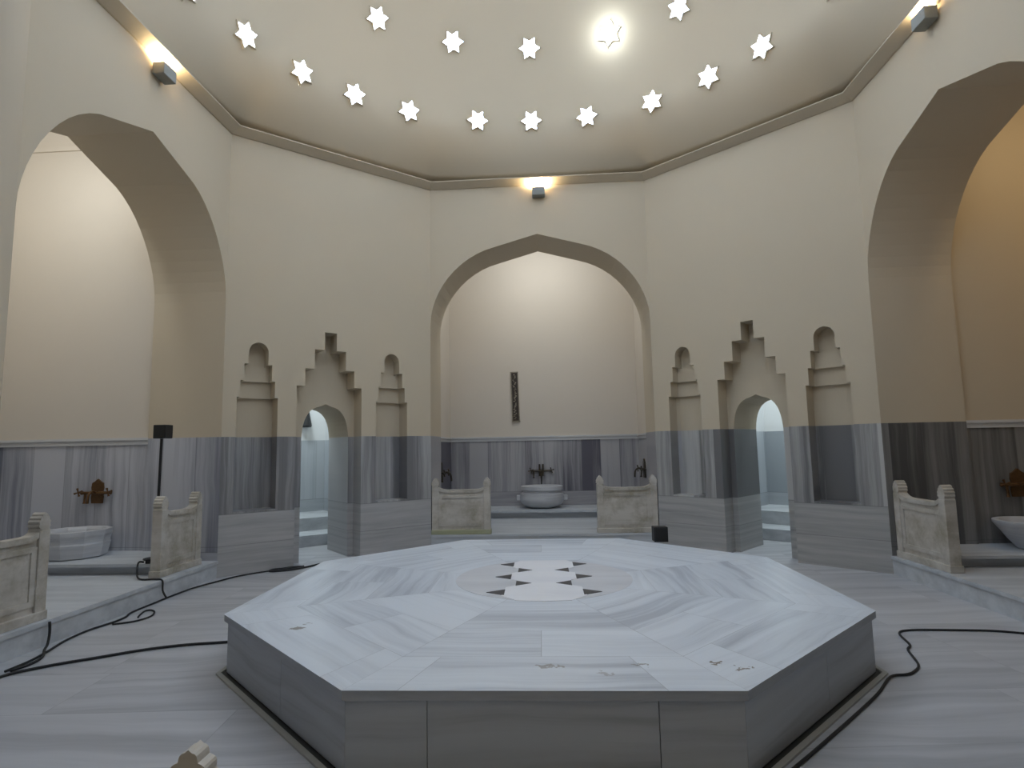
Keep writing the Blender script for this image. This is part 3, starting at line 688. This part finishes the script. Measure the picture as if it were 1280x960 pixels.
# ------------------------------------------------------------------ taps
def cross_handle(root, x, y, z, mat, s=1.0):
    bm = bmesh.new(); tube(bm, [(x, y, z), (x, y - 0.05*s, z)], 0.013*s)
    for a_ in (0.3, 0.3 + PI/2):
        dx, dz = math.cos(a_)*0.045*s, math.sin(a_)*0.045*s
        tube(bm, [(x - dx, y - 0.05*s, z - dz), (x - dx*0.4, y - 0.05*s, z - dz*0.4), (x + dx*0.4, y - 0.05*s, z + dz*0.4), (x + dx, y - 0.05*s, z + dz)], [0.012*s, 0.007*s, 0.007*s, 0.012*s])
    return obj('handle', bm, mat, root)
def faucet(loc, rz, label, mat, s=1.0, plate=True):
    """wall at local y=0, room towards -y"""
    root = empty('wall_tap', loc, rz)
    if plate:
        bm = bmesh.new(); prof = [(-0.07, -0.13), (0.07, -0.13), (0.078, -0.05), (0.066, 0.0), (0.078, 0.06), (0.07, 0.12), (0.04, 0.135), (0.0, 0.17), (-0.04, 0.135), (-0.07, 0.12), (-0.078, 0.06), (-0.066, 0.0), (-0.078, -0.05)]
        prism(bm, [(x*s, z*s) for x, z in prof], lambda x, z, q: Vector((x, -0.022*s if q else 0, z))); obj('back_plate', bm, mat, root)
    bm = bmesh.new(); tube(bm, [(-0.19*s, -0.035*s, 0), (-0.15*s, -0.035*s, 0), (0.15*s, -0.035*s, 0), (0.19*s, -0.035*s, 0)], [0.024*s, 0.018*s, 0.018*s, 0.024*s], 12)
    tube(bm, [(-0.03*s, 0, 0), (-0.03*s, -0.05*s, 0)], 0.02*s); tube(bm, [(0.03*s, 0, 0), (0.03*s, -0.05*s, 0)], 0.02*s)
    obj('valve_body', bm, mat, root)
    bm = bmesh.new(); tube(bm, smooth_path([(0, -0.05*s, 0.0), (0, -0.10*s, 0.02*s), (0, -0.15*s, -0.01*s), (0, -0.165*s, -0.08*s), (0, -0.165*s, -0.12*s)], 4), 0.014*s, 10); obj('spout', bm, mat, root)
    for q in (-1, 1): cross_handle(root, q*0.19*s, -0.03*s, 0.01*s, mat, s*1.15)
    bm = bmesh.new(); tube(bm, [(-0.14*s, -0.035*s, -0.015*s), (-0.14*s, -0.045*s, -0.10*s), (-0.14*s, -0.045*s, -0.13*s)], [0.016*s, 0.012*s, 0.018*s], 10); obj('side_spout', bm, mat, root)
    return tag(root, label, 'tap', 'taps above the basins')
faucet((-5.50, 1.5, 1.03), 0, 'brown brass wall tap above the ten-sided basin in the left alcove', BRASS, 1.0)
faucet((5.37, 1.5, 0.97), 0, 'brown brass wall tap at the right edge above the flared basin', BRASS, 1.05)
t_ = faucet((-0.06, 6.08, 1.02), 0, 'dark twin wall tap above the round basin of the central alcove', BRONZE, 1.05, plate=False)
bm = bmesh.new()
for x in (-0.03, 0.035): tube(bm, [(x, -0.05, -0.10), (x, -0.05, 0.13)], 0.018, 10)
tube(bm, [(0.0, -0.03, -0.1), (0.0, -0.03, -0.26)], 0.012, 8); obj('riser_pipe', bm, BRONZE, t_)
faucet((-1.86, 5.05, 1.04), PI/2, 'dark wall tap on the left side wall of the central alcove', BRONZE, 1.15)
faucet((1.86, 5.45, 1.04), -PI/2, 'dark wall tap on the right side wall of the central alcove', BRONZE, 1.15)

# ------------------------------------------------------------------ plaque
pq = empty('wall_plaque', (-0.545, 6.08, 2.49)); pq.rotation_euler = (0, math.radians(-1.2), 0)
bm = bmesh.new(); box(bm, -0.07, 0.07, -0.03, 0, -0.49, 0.49); bevel(bm, 0.005); obj('board', bm, WOOD, pq)
bm = bmesh.new()
for x in (-0.075, 0.06): box(bm, x, x + 0.017, -0.04, 0, -0.50, 0.50)
for z in (-0.5, 0.48): box(bm, -0.075, 0.077, -0.04, 0, z, z + 0.02)
obj('frame', bm, GILT, pq)
bm = bmesh.new(); rr = random.Random(3)
for i in range(34):
    z = -0.44 + 0.88*i/33; x = rr.uniform(-0.03, 0.02); w_ = rr.uniform(0.006, 0.02); h_ = rr.uniform(0.004, 0.012)
    box(bm, x - w_, x + w_, -0.036, -0.029, z - h_, z + h_)
obj('carved_relief', bm, GILT, pq)
tag(pq, 'tall narrow dark carved plaque hanging on the back wall of the central alcove', 'plaque')

# ------------------------------------------------------------------ black equipment
sp = empty('speaker_stand', (-4.345, 0.95, 0.322))
bm = bmesh.new(); lathe(bm, [(0.12, 0), (0.12, 0.012), (0.02, 0.02), (0.02, 0.05)], 24); obj('base', bm, BLACK, sp)
bm = bmesh.new(); tube(bm, [(0, 0, 0.04), (0.012, 0, 1.345)], 0.016, 10); obj('pole', bm, BLACK, sp)
tag(sp, 'thin black stand pole behind the stained parapet in the left alcove', 'stand')
sb = empty('loudspeaker', (-4.32, 0.95, 1.67))
bm = bmesh.new(); box(bm, -0.072, 0.072, -0.07, 0.07, 0, 0.155); bevel(bm, 0.008); obj('cabinet', bm, BLACK, sb)
bm = bmesh.new(); box(bm, -0.06, 0.06, -0.076, -0.069, 0.015, 0.14); obj('grille', bm, RUBBER, sb)
tag(sb, 'small square black loudspeaker on top of the stand in the left alcove', 'loudspeaker')
cb = empty('box_speaker', (1.345, 1.40, PH + 0.002), 0.05)
bm = bmesh.new(); box(bm, -0.078, 0.078, -0.07, 0.07, 0, 0.165); bevel(bm, 0.006); obj('cabinet', bm, BLACK, cb)
bm = bmesh.new(); box(bm, -0.065, 0.065, -0.075, -0.069, 0.015, 0.15); obj('grille', bm, RUBBER, cb)
tag(cb, 'small black box standing on the back right edge of the marble platform', 'box')
pg = empty('plug_adapter', (-4.235, 0.70, 0.322), 0.4)
bm = bmesh.new(); box(bm, -0.035, 0.035, -0.03, 0.03, 0, 0.045); bevel(bm, 0.006); obj('body', bm, BLACK, pg)
bm = bmesh.new(); tube(bm, [(0, -0.025, 0.02), (0, -0.06, 0.02)], 0.01); obj('cord_collar', bm, RUBBER, pg)
tag(pg, 'small black plug adapter lying on the bench end beside the stained parapet', 'adapter')
# dark lamp in the left cell
lp = empty('hanging_lamp', FNW(2.0, 3.0, 1.93))
bm = bmesh.new(); lathe(bm, [(0.09, 0), (0.10, 0.03), (0.05, 0.30), (0.015, 0.40), (0.01, 1.6)], 20); obj('shade', bm, BLACK, lp, smooth=False)
tag(lp, 'dark conical lamp seen through the left doorway', 'lamp')

# ------------------------------------------------------------------ cables
def cable(pts, r, label, name='power_cable', z=None):
    P_ = [(p[0], p[1], p[2] if len(p) > 2 else r + 0.001) for p in pts]
    bm = bmesh.new(); tube(bm, smooth_path(P_, 5), r, 8)
    return tag(obj(name, bm, RUBBER, smooth=True), label, 'cable')
cable([(-3.195, 2.06), (-3.296, 1.90), (-3.489, 1.74), (-3.678, 1.51), (-3.783, 1.216), (-3.87, 0.912), (-3.89, 0.567), (-3.885, 0.315), (-3.876, -0.026), (-3.822, -0.182), (-3.819, -0.353), (-3.86, -0.558), (-3.84, -0.827), (-3.76, -1.10), (-3.72, -1.30), (-3.72, -1.48)], 0.009, 'black cable along the foot of the left wall, from the doorway to the left edge')
cable([(-3.70, -0.185), (-3.74, -0.10), (-3.78, 0.02), (-3.74, 0.05), (-3.66, -0.02), (-3.60, -0.16), (-3.64, -0.306), (-3.78, -0.40)], 0.008, 'thin black loop of cable lying on the floor beside the left step')
cable([(-2.20, -0.80), (-2.378, -0.841), (-2.532, -0.879), (-2.777, -0.936), (-3.023, -1.046), (-3.269, -1.217), (-3.46, -1.35), (-3.62, -1.50), (-3.66, -1.60)], 0.010, 'black cable running across the left floor to the platform')
cable([(-3.885, -0.945, 0.19), (-3.875, -0.95, 0.11), (-3.86, -0.98, 0.03), (-3.82, -1.05, 0.012), (-3.70, -1.2), (-3.66, -1.34), (-3.69, -1.47)], 0.010, 'short black cable dropping down the step beside the left parapet')
cable([(-3.10, 2.06), (-3.28, 1.94), (-3.42, 1.86), (-3.41, 1.76), (-3.28, 1.79), (-3.15, 1.90), (-3.10, 2.02), (-3.2, 2.03), (-3.33, 1.90), (-3.30, 1.80), (-3.16, 1.86), (-3.02, 2.05), (-2.95, 2.2)], 0.012, 'black coil of cable on the floor beside the left doorway')
cable([(3.875, -0.692), (3.689, -0.636), (3.51, -0.578), (3.214, -0.558), (2.907, -0.558), (2.77, -0.637), (2.696, -0.894), (2.615, -1.012), (2.518, -1.288), (2.413, -1.414), (2.34, -1.46), (2.22, -1.50), (2.0, -1.76), (1.7, -2.07), (1.35, -2.42), (1.12, -2.65), (1.00, -2.83), (0.9, -2.86)], 0.008, 'black cable curling over the right floor to the platform corner')
cable([(-4.262, 0.645, 0.345), (-4.28, 0.59, 0.35), (-4.24, 0.52, 0.26), (-4.15, 0.44, 0.213), (-3.98, 0.43, 0.213), (-3.90, 0.43, 0.20), (-3.89, 0.43, 0.10), (-3.85, 0.43, 0.03)], 0.009, 'short black lead hanging from the plug adapter over the left step')
